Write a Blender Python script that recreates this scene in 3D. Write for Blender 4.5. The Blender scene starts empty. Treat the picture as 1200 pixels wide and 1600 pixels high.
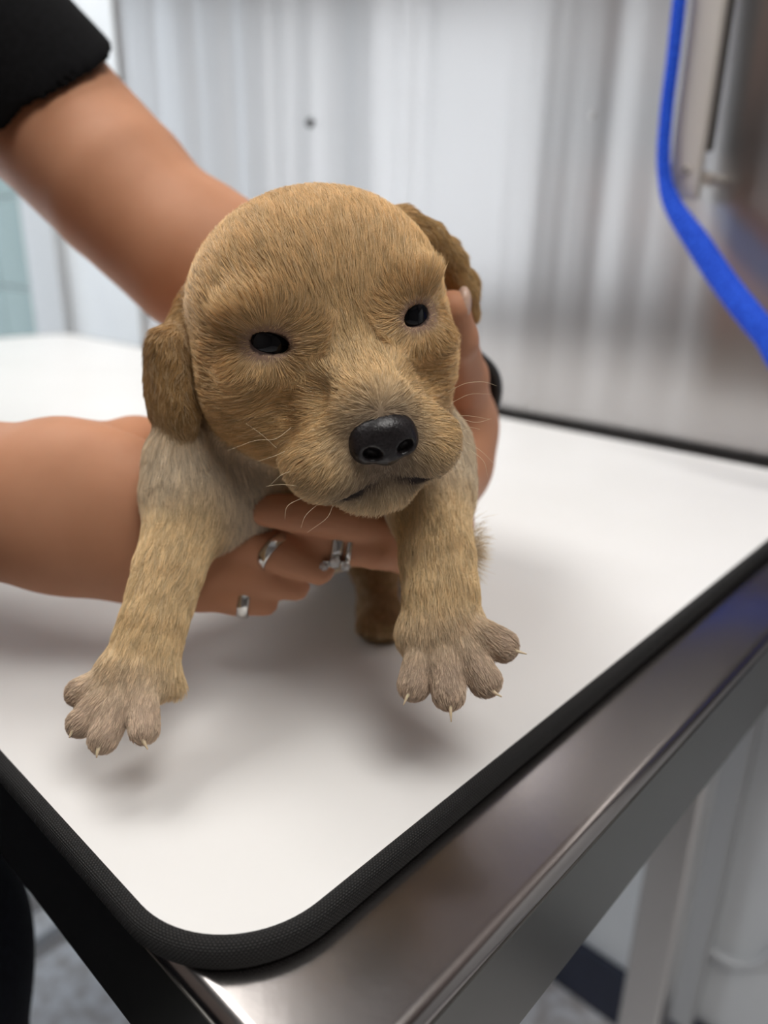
import bpy, bmesh, math, random
import numpy as np
from mathutils import Vector, Matrix

random.seed(7)
rng = np.random.default_rng(7)
scene = bpy.context.scene
COL = scene.collection

# ------------------------------------------------------------------ camera
F_PX, CX, CY, CAM_H = 1169.0, 600.0, 800.0, 0.165
_v1 = np.array([1150.0, -400.0, F_PX]); _v2 = np.array([-1343.0, -444.0, F_PX])
_up = np.cross(_v1, _v2); _up = _up if _up[1] < 0 else -_up; _up /= np.linalg.norm(_up)
_fw = np.array([0, 0, 1.0]) - _up * _up[2]; _fw /= np.linalg.norm(_fw)
RC = np.array([np.cross(_fw, _up), _fw, _up])          # world = RC @ camera (x right, y down, z forward)
CAM = np.array([0, 0, CAM_H])
TH = math.radians(47.39)                               # the table's turn about Z
AX = np.array([math.cos(TH), math.sin(TH), 0.0]); BX = np.array([-math.sin(TH), math.cos(TH), 0.0])

cam_data = bpy.data.cameras.new('camera')
cam = bpy.data.objects.new('camera', cam_data); COL.objects.link(cam)
cam_data.sensor_fit = 'HORIZONTAL'; cam_data.sensor_width = 36.0
cam_data.lens = 36.0 * F_PX / 1200.0
cam_data.clip_start = 0.01; cam_data.clip_end = 50
m = Matrix.Identity(4)
for i in range(3):
    m[i][0] = RC[i][0]; m[i][1] = -RC[i][1]; m[i][2] = -RC[i][2]; m[i][3] = CAM[i]
cam.matrix_world = m
cam_data.dof.use_dof = True
cam_data.dof.focus_distance = 0.216
cam_data.dof.aperture_fstop = 8.6
scene.camera = cam

# ------------------------------------------------------------------ world, lights, exposure
world = bpy.data.worlds.new('world'); scene.world = world; world.use_nodes = True
wb = world.node_tree.nodes['Background']; wb.inputs[0].default_value = (0.85, 0.92, 1.0, 1); wb.inputs[1].default_value = 0.25
scene.view_settings.view_transform = 'Standard'; scene.view_settings.look = 'None'
scene.view_settings.exposure = 0.0; scene.view_settings.gamma = 1.0
scene.view_settings.use_curve_mapping = False
scene.cycles.max_bounces = 8
scene.cycles.sample_clamp_indirect = 6.0
LAMP_W = 10.5          # each ceiling panel, watts
WINDOW2_E = 3.3        # brightness of the tall glazing at the far left
WINDOW_E = 2.8         # brightness of the frosted window

def P(px, py, d):
    return CAM + d * (RC @ np.array([(px - CX) / F_PX, (py - CY) / F_PX, 1.0]))
def AB(a, b, z=0.0):
    return AX * a + BX * b + np.array([0, 0, z])

# ------------------------------------------------------------------ materials
MATS = {}
def mat(name, color=(.8, .8, .8), rough=.5, metal=0.0, spec=.5, **kw):
    mt = bpy.data.materials.new(name); mt.use_nodes = True
    b = mt.node_tree.nodes['Principled BSDF']
    b.inputs['Base Color'].default_value = (*color, 1); b.inputs['Roughness'].default_value = rough
    b.inputs['Metallic'].default_value = metal; b.inputs['Specular IOR Level'].default_value = spec
    for k, v in kw.items(): b.inputs[k].default_value = v
    MATS[name] = mt
    return mt
def nodes(mt):
    return mt.node_tree.nodes, mt.node_tree.links, mt.node_tree.nodes['Principled BSDF']
def noise_mat(name, c1, c2, scale, rough=.5, metal=0.0, bump=0.0, stretch=(1, 1, 1), detail=4, spec=.5, lo=.35, hi=.65, dist=.001, coord='Object', **kw):
    mt = mat(name, c1, rough, metal, spec, **kw); n, l, b = nodes(mt)
    tc = n.new('ShaderNodeTexCoord'); mp = n.new('ShaderNodeMapping'); mp.inputs['Scale'].default_value = stretch
    nz = n.new('ShaderNodeTexNoise'); nz.inputs['Scale'].default_value = scale; nz.inputs['Detail'].default_value = detail
    cr = n.new('ShaderNodeValToRGB'); cr.color_ramp.elements[0].position = lo; cr.color_ramp.elements[1].position = hi
    cr.color_ramp.elements[0].color = (*c1, 1); cr.color_ramp.elements[1].color = (*c2, 1)
    l.new(tc.outputs[coord], mp.inputs[0]); l.new(mp.outputs[0], nz.inputs['Vector']); l.new(nz.outputs[0], cr.inputs[0]); l.new(cr.outputs[0], b.inputs['Base Color'])
    if bump:
        bp = n.new('ShaderNodeBump'); bp.inputs['Strength'].default_value = bump; bp.inputs['Distance'].default_value = dist
        l.new(nz.outputs[0], bp.inputs['Height']); l.new(bp.outputs[0], b.inputs['Normal'])
    return mt

# ------------------------------------------------------------------ object helpers
def link(name, me, material=None, parent=None, smooth=True):
    o = bpy.data.objects.new(name, me); COL.objects.link(o)
    if material is not None: me.materials.append(material)
    if parent is not None: o.parent = parent
    if smooth and hasattr(me, 'polygons'): me.polygons.foreach_set('use_smooth', [True] * len(me.polygons))
    return o
def tag(o, label=None, cat=None, group=None, kind=None):
    if label: o['label'] = label
    if cat: o['category'] = cat
    if group: o['group'] = group
    if kind: o['kind'] = kind
    return o
def empty(name, loc=(0, 0, 0), rz=0.0):
    o = bpy.data.objects.new(name, None); COL.objects.link(o); o.location = loc; o.rotation_euler = (0, 0, rz); o.empty_display_size = .02
    return o
def mesh_np(name, V, Q):
    me = bpy.data.meshes.new(name)
    V = np.asarray(V, np.float32); Q = np.asarray(Q, np.int32); k = Q.shape[1]
    me.vertices.add(len(V)); me.vertices.foreach_set('co', V.ravel())
    me.loops.add(Q.size); me.loops.foreach_set('vertex_index', Q.ravel())
    me.polygons.add(len(Q)); me.polygons.foreach_set('loop_start', np.arange(0, Q.size, k, dtype=np.int32))
    me.update(calc_edges=True); me.validate()
    return me
def box_bm(x0, x1, y0, y1, z0, z1, bev=0.0, seg=2, bm=None):
    own = bm is None
    bm = bm or bmesh.new()
    r = bmesh.ops.create_cube(bm, size=1)
    for v in r['verts']:
        v.co = Vector(((x0 + x1) / 2 + v.co.x * (x1 - x0), (y0 + y1) / 2 + v.co.y * (y1 - y0), (z0 + z1) / 2 + v.co.z * (z1 - z0)))
    if bev:
        es = list({e for v in r['verts'] for e in v.link_edges})
        bmesh.ops.bevel(bm, geom=es, offset=bev, segments=seg, affect='EDGES', profile=.5)
    return bm
def bm_obj(name, bm, material, parent=None, smooth=False):
    me = bpy.data.meshes.new(name); bmesh.ops.recalc_face_normals(bm, faces=bm.faces); bm.to_mesh(me); bm.free()
    return link(name, me, material, parent, smooth)
def box(name, x0, x1, y0, y1, z0, z1, material, parent=None, bev=0.0, seg=2, rz=0.0):
    o = bm_obj(name, box_bm(x0, x1, y0, y1, z0, z1, bev, seg), material, parent, smooth=False)
    if rz: o.rotation_euler = (0, 0, rz)
    return o
def tube_mesh(name, pts, rads, seg=12, cap=True, disp=None, uv=True):
    pts = [Vector(p) for p in pts]; n = len(pts); V = []; Q = []
    t0 = (pts[1] - pts[0]).normalized(); nv = t0.orthogonal().normalized(); s = 0.0; S = []
    for i, p in enumerate(pts):
        t = (pts[min(i + 1, n - 1)] - pts[max(i - 1, 0)]).normalized()
        nv = (nv - t * nv.dot(t)).normalized(); bn = t.cross(nv)
        if i: s += (pts[i] - pts[i - 1]).length
        S.append(s)
        for j in range(seg):
            a = 2 * math.pi * j / seg
            r = rads[i] * (disp(a, s) if disp else 1.0)
            V.append(p + (nv * math.cos(a) + bn * math.sin(a)) * r)
    for i in range(n - 1):
        for j in range(seg):
            Q.append((i * seg + j, i * seg + (j + 1) % seg, (i + 1) * seg + (j + 1) % seg, (i + 1) * seg + j))
    me = bpy.data.meshes.new(name)
    F = list(Q)
    if cap: F += [tuple(range(seg))[::-1], tuple(range((n - 1) * seg, n * seg))]
    me.from_pydata([tuple(v) for v in V], [], F); me.update()
    return me
def smooth_path(pts, n):
    pts = np.array(pts, float); k = len(pts)
    P0 = np.vstack([2 * pts[0] - pts[1], pts, 2 * pts[-1] - pts[-2]])
    out = []
    for q in np.linspace(0, k - 1, n):
        i = min(int(q), k - 2); t = q - i; a, b, c, d = P0[i:i + 4]
        out.append(.5 * (2 * b + (c - a) * t + (2 * a - 5 * b + 4 * c - d) * t * t + (3 * b - a - 3 * c + d) * t ** 3))
    return np.array(out)

# ------------------------------------------------------------------ signed-distance modelling
class Ell:
    def __init__(s, c, r, M=None, k=.006, flow=None, reg=''):
        s.c = np.array(c, float); s.r = np.array(r, float); s.M = np.eye(3) if M is None else np.array(M, float); s.k = k; s.reg = reg
        s.flow = None if flow is None else np.array(flow, float) / np.linalg.norm(flow)
        e = np.abs(s.M) @ s.r; s.lo = s.c - e; s.hi = s.c + e
    def d(s, X):
        q = (X - s.c) @ s.M
        k0 = np.linalg.norm(q / s.r, axis=-1); k1 = np.linalg.norm(q / (s.r ** 2), axis=-1)
        return np.where(k1 > 1e-6, k0 * (k0 - 1) / np.maximum(k1, 1e-6), -s.r.min())
class Cap:
    def __init__(s, a, b, ra, rb=None, k=.005, flow=None, reg=''):
        s.a = np.array(a, float); s.b = np.array(b, float); s.ra = ra; s.rb = ra if rb is None else rb; s.k = k; s.reg = reg
        f = (s.b - s.a) if flow is None else np.array(flow, float); s.flow = f / max(np.linalg.norm(f), 1e-9)
        s.lo = np.minimum(s.a - s.ra, s.b - s.rb); s.hi = np.maximum(s.a + s.ra, s.b + s.rb)
        s.c = (s.a + s.b) / 2
    def d(s, X):
        ba = s.b - s.a; t = np.clip(((X - s.a) @ ba) / max(ba @ ba, 1e-12), 0, 1)
        return np.linalg.norm(X - s.a - t[..., None] * ba, axis=-1) - (s.ra + t * (s.rb - s.ra))
def chain(pts, rads, k=.003, k0=None, reg=''):
    return [Cap(pts[i], pts[i + 1], rads[i], rads[i + 1], k if (i or k0 is None) else k0, None, reg) for i in range(len(pts) - 1)]

def sdf_grid(adds, subs, h, pad=.004):
    lo = np.min([p.lo for p in adds], 0) - pad; hi = np.max([p.hi for p in adds], 0) + pad
    n = np.ceil((hi - lo) / h).astype(int) + 1
    G = np.full(n, .05, np.float32)
    ax = [lo[i] + h * np.arange(n[i]) for i in range(3)]
    def apply(p, sub):
        m_ = p.k + 3 * h
        i0 = np.maximum(np.floor((p.lo - m_ - lo) / h).astype(int), 0); i1 = np.minimum(np.ceil((p.hi + m_ - lo) / h).astype(int) + 1, n)
        if np.any(i1 <= i0): return
        X = np.stack(np.meshgrid(*[ax[i][i0[i]:i1[i]] for i in range(3)], indexing='ij'), -1)
        dd = p.d(X).astype(np.float32); sl = tuple(slice(i0[i], i1[i]) for i in range(3)); g = G[sl]
        k = max(p.k, 1e-5)
        if sub:
            dd = -dd; hh = np.maximum(k - np.abs(g - dd), 0) / k; G[sl] = np.maximum(g, dd) + hh * hh * k * .25
        else:
            hh = np.maximum(k - np.abs(g - dd), 0) / k; G[sl] = np.minimum(g, dd) - hh * hh * k * .25
    for p in adds: apply(p, False)
    for p in subs: apply(p, True)
    return G, lo
def surface_nets(G, lo, h):
    S = G < 0; n = G.shape
    c = np.zeros((n[0] - 1, n[1] - 1, n[2] - 1), np.uint8)
    corners = [(i, j, k) for i in (0, 1) for j in (0, 1) for k in (0, 1)]
    for i, j, k in corners: c += S[i:n[0] - 1 + i, j:n[1] - 1 + j, k:n[2] - 1 + k]
    act = (c > 0) & (c < 8)
    I = np.argwhere(act); idx = np.full(act.shape, -1, np.int32); idx[act] = np.arange(len(I))
    acc = np.zeros((len(I), 3)); cnt = np.zeros(len(I))
    cv = {q: G[I[:, 0] + q[0], I[:, 1] + q[1], I[:, 2] + q[2]] for q in corners}
    for q in corners:
        for axx in range(3):
            if q[axx]: continue
            r = list(q); r[axx] = 1; r = tuple(r)
            a, b = cv[q], cv[r]; mk = (a < 0) != (b < 0)
            t = np.where(mk, a / np.where(mk, a - b, 1), 0)
            pt = np.tile(np.array(q, float), (len(I), 1)); pt[:, axx] = t
            acc[mk] += pt[mk]; cnt[mk] += 1
    V = lo + (I + acc / cnt[:, None]) * h
    Q = []
    for axx in range(3):
        u, v = [(1, 2), (2, 0), (0, 1)][axx]
        sl0 = [slice(None)] * 3; sl1 = [slice(None)] * 3; sl0[axx] = slice(0, -1); sl1[axx] = slice(1, None)
        s0, s1 = S[tuple(sl0)], S[tuple(sl1)]
        E_ = np.argwhere(s0 != s1)
        ok = (E_[:, u] > 0) & (E_[:, v] > 0) & (E_[:, u] < n[u] - 1) & (E_[:, v] < n[v] - 1)
        E_ = E_[ok]
        du = np.zeros(3, int); du[u] = 1; dv = np.zeros(3, int); dv[v] = 1
        g = lambda e: idx[e[:, 0], e[:, 1], e[:, 2]]
        q = np.stack([g(E_ - du - dv), g(E_ - dv), g(E_), g(E_ - du)], 1)
        ins = s0[E_[:, 0], E_[:, 1], E_[:, 2]]
        q[~ins] = q[~ins][:, ::-1]
        Q.append(q)
    return V, np.concatenate(Q)
def smooth_attr(A, Q, it=2):
    n = len(A)
    for _ in range(it):
        acc = np.zeros_like(A); cnt = np.zeros(n)
        for k in range(4):
            i, j = Q[:, k], Q[:, (k + 1) % 4]
            for a in range(A.shape[1]): acc[:, a] += np.bincount(i, A[j, a], n) + np.bincount(j, A[i, a], n)
            cnt += np.bincount(i, minlength=n) + np.bincount(j, minlength=n)
        A = .5 * A + .5 * acc / np.maximum(cnt, 1)[:, None]
    return A
def sdf_mesh(name, adds, subs, h, relax=0):
    G, lo = sdf_grid(adds, subs, h); V, Q = surface_nets(G, lo, h)
    if relax: V = smooth_attr(V, Q, relax)
    return mesh_np(name, V, Q), V, Q
def vert_normals(V, Q):
    n = np.cross(V[Q[:, 2]] - V[Q[:, 0]], V[Q[:, 3]] - V[Q[:, 1]])
    N = np.zeros_like(V)
    for k in range(4):
        for a in range(3): N[:, a] += np.bincount(Q[:, k], n[:, a], len(V))
    return N / np.maximum(np.linalg.norm(N, axis=1), 1e-12)[:, None]
def color_attr(me, C):
    at = me.color_attributes.new('Col', 'FLOAT_COLOR', 'POINT')
    at.data.foreach_set('color', np.concatenate([C, np.ones((len(C), 1))], 1).astype(np.float32).ravel())
def hair_object(name, pts, radii, cols, material, parent):
    """pts (N,K,3), radii (N,K), cols (N,3)"""
    N, K = pts.shape[:2]
    hc = bpy.data.hair_curves.new(name); hc.add_curves([K] * N)
    hc.attributes['position'].data.foreach_set('vector', pts.astype(np.float32).ravel())
    ra = hc.attributes.get('radius') or hc.attributes.new('radius', 'FLOAT', 'POINT')
    ra.data.foreach_set('value', radii.astype(np.float32).ravel())
    ca = hc.attributes.new('Col', 'FLOAT_COLOR', 'CURVE')
    ca.data.foreach_set('color', np.concatenate([cols, np.ones((N, 1))], 1).astype(np.float32).ravel())
    hc.materials.append(material)
    o = bpy.data.objects.new(name, hc); COL.objects.link(o); o.parent = parent
    return o

exec_order = []
# ================================================================== THE SETTING
ROOM = dict(a0=-1.7, a1=.80, b0=-2.6, b1=3.6, z0=-.88, z1=1.62)
def steel(name, base, rough, aniso=0.0, scratch=.1, sscale=60, stretch=(1, 1, 1), rvar=.08):
    mt = mat(name, base, rough, 1.0); n, l, b = nodes(mt)
    tc = n.new('ShaderNodeTexCoord'); mp = n.new('ShaderNodeMapping'); mp.inputs['Scale'].default_value = stretch
    nz = n.new('ShaderNodeTexNoise'); nz.inputs['Scale'].default_value = sscale; nz.inputs['Detail'].default_value = 6
    bp = n.new('ShaderNodeBump'); bp.inputs['Strength'].default_value = scratch; bp.inputs['Distance'].default_value = .0004
    l.new(tc.outputs['Object'], mp.inputs[0]); l.new(mp.outputs[0], nz.inputs['Vector']); l.new(nz.outputs[0], bp.inputs['Height']); l.new(bp.outputs[0], b.inputs['Normal'])
    n2 = n.new('ShaderNodeTexNoise'); n2.inputs['Scale'].default_value = 9; n2.inputs['Detail'].default_value = 3
    mr = n.new('ShaderNodeMapRange'); mr.inputs[3].default_value = rough - rvar; mr.inputs[4].default_value = rough + rvar
    l.new(tc.outputs['Object'], n2.inputs['Vector']); l.new(n2.outputs[0], mr.inputs[0]); l.new(mr.outputs[0], b.inputs['Roughness'])
    if aniso:
        b.inputs['Anisotropic'].default_value = aniso
        tg = n.new('ShaderNodeTangent'); tg.direction_type = 'UV_MAP'; l.new(tg.outputs[0], b.inputs['Tangent'])
    return mt
M_wall = noise_mat('wall_paint', (.80, .83, .86), (.85, .88, .90), 6, .6, bump=.05)
M_wallw = noise_mat('wall_paint_warm', (.70, .69, .67), (.75, .74, .72), 6, .6, bump=.05)
M_floor = noise_mat('speckled_floor', (.50, .46, .44), (.82, .82, .85), 55, .35, detail=6, lo=.3, hi=.6)
M_ceil = mat('ceiling_paint', (.72, .71, .69), .8)
M_dusk = noise_mat('dark_wall_paint', (.17, .145, .135), (.20, .175, .16), 5, .6)
M_mauve = noise_mat('mauve_wall_paint', (.13, .10, .098), (.16, .125, .12), 5, .6)
M_navy = noise_mat('navy_vinyl', (.020, .026, .05), (.03, .036, .065), 20, .5)
M_steelwall = steel('brushed_steel_sheet', (.50, .485, .482), .28, .75, 0.0, 3.0, (1, 1.5, 2), .015)
_n, _l, _b = nodes(M_steelwall)
_tc = _n.new('ShaderNodeTexCoord'); _mp = _n.new('ShaderNodeMapping'); _mp.inputs['Scale'].default_value = (1, 8.0, .25)
_nz = _n.new('ShaderNodeTexNoise'); _nz.inputs['Scale'].default_value = 1.0; _nz.inputs['Detail'].default_value = 2.2
_bp = _n.new('ShaderNodeBump'); _bp.inputs['Strength'].default_value = 1.0; _bp.inputs['Distance'].default_value = .011
_old = _b.inputs['Normal'].links[0].from_node
_l.new(_tc.outputs['Object'], _mp.inputs[0]); _l.new(_mp.outputs[0], _nz.inputs['Vector']); _l.new(_nz.outputs[0], _bp.inputs['Height']); _l.new(_bp.outputs[0], _old.inputs['Normal'])
M_steel = steel('scratched_steel', (.36, .335, .325), .22, 0, .06, 220, (1, 1, 1), .07)
M_steelleg = steel('steel_leg_metal', (.60, .585, .57), .36, 0, .08, 40, (1, 1, .05), .05)
M_trim = mat('door_trim_and_shade', (.52, .53, .54), .5)

R0 = ROOM
floor = tag(box('floor', R0['a0'], R0['a1'], R0['b0'], R0['b1'], R0['z0'] - .05, R0['z0'], M_floor, rz=TH), kind='structure')
ceil = tag(box('ceiling', R0['a0'], R0['a1'], R0['b0'], R0['b1'], R0['z1'], R0['z1'] + .05, M_ceil, rz=TH), kind='structure')
wall_back = tag(box('wall_back', R0['a1'], R0['a1'] + .1, R0['b0'], R0['b1'], R0['z0'], R0['z1'], M_wall, rz=TH), kind='structure')
tag(box('wall_right', R0['a0'], R0['a1'], R0['b0'] - .1, R0['b0'], R0['z0'], R0['z1'], M_dusk, rz=TH), kind='structure')
GA0, GA1, GZ0, GZ1 = -.55, .70, -.75, 1.25
bm = bmesh.new()
for a0_, a1_, z0_, z1_ in ((R0['a0'], GA0, R0['z0'], R0['z1']), (GA1, R0['a1'], R0['z0'], R0['z1']), (GA0, GA1, R0['z0'], GZ0), (GA0, GA1, GZ1, R0['z1'])):
    box_bm(a0_, a1_, R0['b1'], R0['b1'] + .1, z0_, z1_, bm=bm)
o = bm_obj('wall_left', bm, M_wallw); o.rotation_euler = (0, 0, TH); tag(o, kind='structure')
# the wall behind the camera, with a window opening
WB0, WB1, WZ0, WZ1 = 1.75, 3.05, -.10, 1.25
bm = bmesh.new()
a0 = R0['a0']
for b0_, b1_, z0_, z1_ in ((R0['b0'], WB0, R0['z0'], R0['z1']), (WB1, R0['b1'], R0['z0'], R0['z1']), (WB0, WB1, R0['z0'], WZ0), (WB0, WB1, WZ1, R0['z1'])):
    box_bm(a0 - .1, a0, b0_, b1_, z0_, z1_, bm=bm)
o = bm_obj('wall_front', bm, M_dusk); o.rotation_euler = (0, 0, TH); tag(o, kind='structure')
M_pane = mat('frosted_daylight_pane', (.8, .85, .9), .5); _n, _l, _b = nodes(M_pane)
_b.inputs['Emission Color'].default_value = (.90, .96, 1.0, 1); _b.inputs['Emission Strength'].default_value = WINDOW_E
win = empty('window_1'); win.rotation_euler = (0, 0, TH); tag(win, kind='structure')
M_frame = mat('window_frame_paint', (.55, .50, .48), .4)
M_pinkframe = mat('mullion_paint', (.45, .32, .30), .4)
for i in range(3):
    w = (WB1 - WB0) / 3
    box('window_pane', a0 - .06, a0 - .05, WB0 + i * w + .03, WB0 + (i + 1) * w - .03, WZ0 + .04, WZ1 - .04, M_pane, win)
for i in range(4):
    x = WB0 + i * (WB1 - WB0) / 3
    box('window_frame', a0 - .09, a0 + .01, max(x - .03, WB0), min(x + .03, WB1), WZ0, WZ1, M_pinkframe if i in (1, 2) else M_frame, win)
box('window_frame', a0 - .09, a0 + .01, WB0, WB1, WZ0, WZ0 + .04, M_frame, win); box('window_frame', a0 - .09, a0 + .01, WB0, WB1, WZ1 - .04, WZ1, M_frame, win)
win2 = empty('window_2'); win2.rotation_euler = (0, 0, TH); tag(win2, kind='structure')
M_pane2 = mat('bright_daylight_pane', (.8, .85, .9), .5); _n, _l, _b = nodes(M_pane2)
_b.inputs['Emission Color'].default_value = (.80, .90, 1.0, 1); _b.inputs['Emission Strength'].default_value = WINDOW2_E
for i in range(2):
    w = (GA1 - GA0) / 2
    box('window_pane', GA0 + i * w + .03, GA0 + (i + 1) * w - .03, R0['b1'] + .05, R0['b1'] + .06, GZ0 + .04, GZ1 - .04, M_pane2, win2)
for i in range(3):
    x = GA0 + i * (GA1 - GA0) / 2
    box('window_frame', max(x - .03, GA0), min(x + .03, GA1), R0['b1'] - .01, R0['b1'] + .09, GZ0, GZ1, M_frame, win2)
# dark door beside the window
M_door = mat('door_paint', (.16, .12, .10), .4)
dr = box('door_1', a0 + .002, a0 + .04, .55, 1.45, R0['z0'], 1.15, M_door, rz=TH, bev=.004); tag(dr, kind='structure')
h_ = bm_obj('door_handle', box_bm(a0 + .04, a0 + .09, 1.34, 1.38, .14, .16, .004), M_steelleg, dr)

# navy skirting along the back wall
tag(box('baseboard_back', R0['a1'] - .012, R0['a1'] - .001, R0['b0'], R0['b1'], R0['z0'], R0['z0'] + .10, M_navy, rz=TH, bev=.003), kind='structure')
upb = box('upper_wall_panel', R0['a1'] - .03, R0['a1'] - .001, R0['b0'] + .01, 1.16, .56, R0['z1'] - .01, M_mauve, wall_back)
# corner trim and teal tiles at the far left of the back wall
def on_plane_a(px, py, a):
    d = RC @ np.array([(px - CX) / F_PX, (py - CY) / F_PX, 1.0]); t = (a - CAM @ AX) / (d @ AX); q = CAM + t * d
    return q @ BX, q[2]
A_T = R0['a1']
tb, _ = on_plane_a(62, 460, A_T); sb, _ = on_plane_a(108, 450, A_T)
tag(box('trim_1', A_T - .02, A_T - .001, sb, tb, R0['z0'] + .10, R0['z1'], M_trim, rz=TH, bev=.003), kind='structure')
M_tile = noise_mat('teal_glazed_tile', (.13, .215, .20), (.155, .245, .23), 3, .45, spec=.5)
_, zt0 = on_plane_a(30, 449, A_T); _, zt1 = on_plane_a(30, 307, A_T); TS = zt1 - zt0
bm_t = box_bm(0, .008, .002, TS - .002, .002, TS - .002, .0015, 1); me_t = bpy.data.meshes.new('wall_tile'); bm_t.to_mesh(me_t); bm_t.free(); me_t.materials.append(M_tile)
for i in range(6):
    for j in range(-4, 5):
        t = bpy.data.objects.new('wall_tile', me_t); COL.objects.link(t); t.parent = wall_back
        t.location = (A_T - .0081, tb + .002 + i * TS, zt0 + j * TS)

# ceiling lamps: one above the table, one added at the right as fill
M_diff = mat('lamp_diffuser', (.9, .9, .9), .5); _n, _l, _b = nodes(M_diff)
_b.inputs['Emission Color'].default_value = (1, .97, .92, 1); _b.inputs['Emission Strength'].default_value = 2.4
M_lampframe = mat('lamp_frame', (.7, .7, .7), .4)
for la, lb, which, pw in ((.0, 1.1, 'above the far end of the steel table', 1.5), (.05, -.55, 'added as fill over the right end of the room', 1.35)):
    e = empty('ceiling_light', AB(la, lb, R0['z1']), TH); tag(e, 'flat square white ceiling light panel ' + which, 'light', 'ceiling light panels')
    box('diffuser', -.43, .43, -.43, .43, -.03, -.015, M_diff, e)
    bm = bmesh.new()
    for x0, x1, y0, y1 in ((-.45, .45, -.45, -.43), (-.45, .45, .43, .45), (-.45, -.43, -.43, .43), (.43, .45, -.43, .43)): box_bm(x0, x1, y0, y1, -.035, 0, bm=bm)
    bm_obj('frame', bm, M_lampframe, e)
    ld = bpy.data.lights.new('panel_light', 'AREA'); ld.shape = 'SQUARE'; ld.size = .85; ld.energy = LAMP_W * pw; ld.color = (1.0, .975, .94)
    lo_ = bpy.data.objects.new('panel_light', ld); COL.objects.link(lo_); lo_.parent = e; lo_.location = (0, 0, -.04)

# ================================================================== STEEL TABLE, MAT, BACK PANEL
TZ = -.0083                      # steel top; mat top is z = 0
TA0, TA1, TB0, TB1 = .0682, .652, .0778, 1.46
table = empty('grooming_table', AB(TA0, TB0, R0['z0']), TH)
tag(table, 'stainless steel exam table with square legs under the white mat', 'table')
def tbl(name, a0, a1, b0, b1, z0, z1, mt, bev=.002, seg=2, parent=table):
    return box(name, a0 - TA0, a1 - TA0, b0 - TB0, b1 - TB0, z0 - R0['z0'], z1 - R0['z0'], mt, parent, bev, seg)
top = tbl('tabletop', TA0, TA1, TB0, TB1, TZ - .0505, TZ, M_steel, .0046, 6)
for pl in top.data.polygons: pl.use_smooth = True
top.data.set_sharp_from_angle(angle=math.radians(50))
LGB = on_plane_a(1012, 1560, .60)[0] - .02
for b0_ in (LGB, TB1 - .10):
    for a0_ in (TA0 + .05, .58):
        tbl('leg', a0_, a0_ + .04, b0_, b0_ + .04, R0['z0'], TZ - .051, M_steelleg, .004, 3)
M_apron = steel('dark_apron_steel', (.17, .168, .158), .33, 0, .05, 120, (1, 1, 1), .04)  # apron faces are darker and rougher than the tabletop steel
tbl('apron', TA0 + .003, TA1 - .003, TB0 - .0006, TB0 + .002, TZ - .0500, TZ - .0056, M_apron, .0003, 1)
tbl('apron', TA0 - .0006, TA0 + .002, TB0 + .003, TB1 - .003, TZ - .0500, TZ - .0056, M_apron, .0003, 1)
tbl('apron_lip', TA0 + .004, TA1 - .004, TB0 + .003, TB0 + .006, TZ - .0535, TZ - .0507, M_steel, .0005, 1)

# the mat
def rrect(a0, a1, b0, b1, r, n=14):
    out = []
    for ca, cb, s in ((a1 - r, b1 - r, 0), (a0 + r, b1 - r, 90), (a0 + r, b0 + r, 180), (a1 - r, b0 + r, 270)):
        for i in range(n + 1):
            t = math.radians(s + 90 * i / n); out.append((ca + r * math.cos(t), cb + r * math.sin(t)))
    return out
MA0, MA1, MB0, MB1 = .0637, .636, .1098, 1.385        # centre line of the binding is inset from here
mat_e = empty('table_mat', AB(MA0, MB0, TZ), TH)
tag(mat_e, 'white padded vinyl mat with black woven binding lying on the steel table', 'mat')
M_vinyl = noise_mat('white_vinyl', (.80, .79, .775), (.845, .835, .825), 5, .34, spec=.35, bump=.02, detail=5)
M_bind = mat('black_woven_tape', (.012, .012, .0125), .72, spec=.35); _n, _l, _b = nodes(M_bind)
uvn = _n.new('ShaderNodeUVMap'); sp = _n.new('ShaderNodeSeparateXYZ'); _l.new(uvn.outputs[0], sp.inputs[0])
def mth(op, a, b_=None):
    q = _n.new('ShaderNodeMath'); q.operation = op
    for i, v in enumerate((a, b_)):
        if v is None: continue
        if isinstance(v, (int, float)): q.inputs[i].default_value = v
        else: _l.new(v, q.inputs[i])
    return q.outputs[0]
su = mth('SINE', mth('ADD', mth('MULTIPLY', sp.outputs[0], 2 * math.pi / .0011), mth('MULTIPLY', mth('FLOOR', mth('MULTIPLY', sp.outputs[1], 1 / .0007)), math.pi)))
sv = mth('SINE', mth('MULTIPLY', sp.outputs[1], 2 * math.pi / .0007))
wv = mth('ADD', mth('MULTIPLY', su, .5), mth('MULTIPLY', sv, .35))
bp = _n.new('ShaderNodeBump'); bp.inputs['Strength'].default_value = .9; bp.inputs['Distance'].default_value = .00035
_l.new(wv, bp.inputs['Height']); _l.new(bp.outputs[0], _b.inputs['Normal'])
cr = _n.new('ShaderNodeValToRGB'); cr.color_ramp.elements[0].color = (.006, .006, .006, 1); cr.color_ramp.elements[1].color = (.05, .048, .047, 1)
cr.color_ramp.elements[0].position = .45; cr.color_ramp.elements[1].position = .95
_l.new(mth('ADD', mth('MULTIPLY', wv, .5), .5), cr.inputs[0]); _l.new(cr.outputs[0], _b.inputs['Base Color'])
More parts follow.
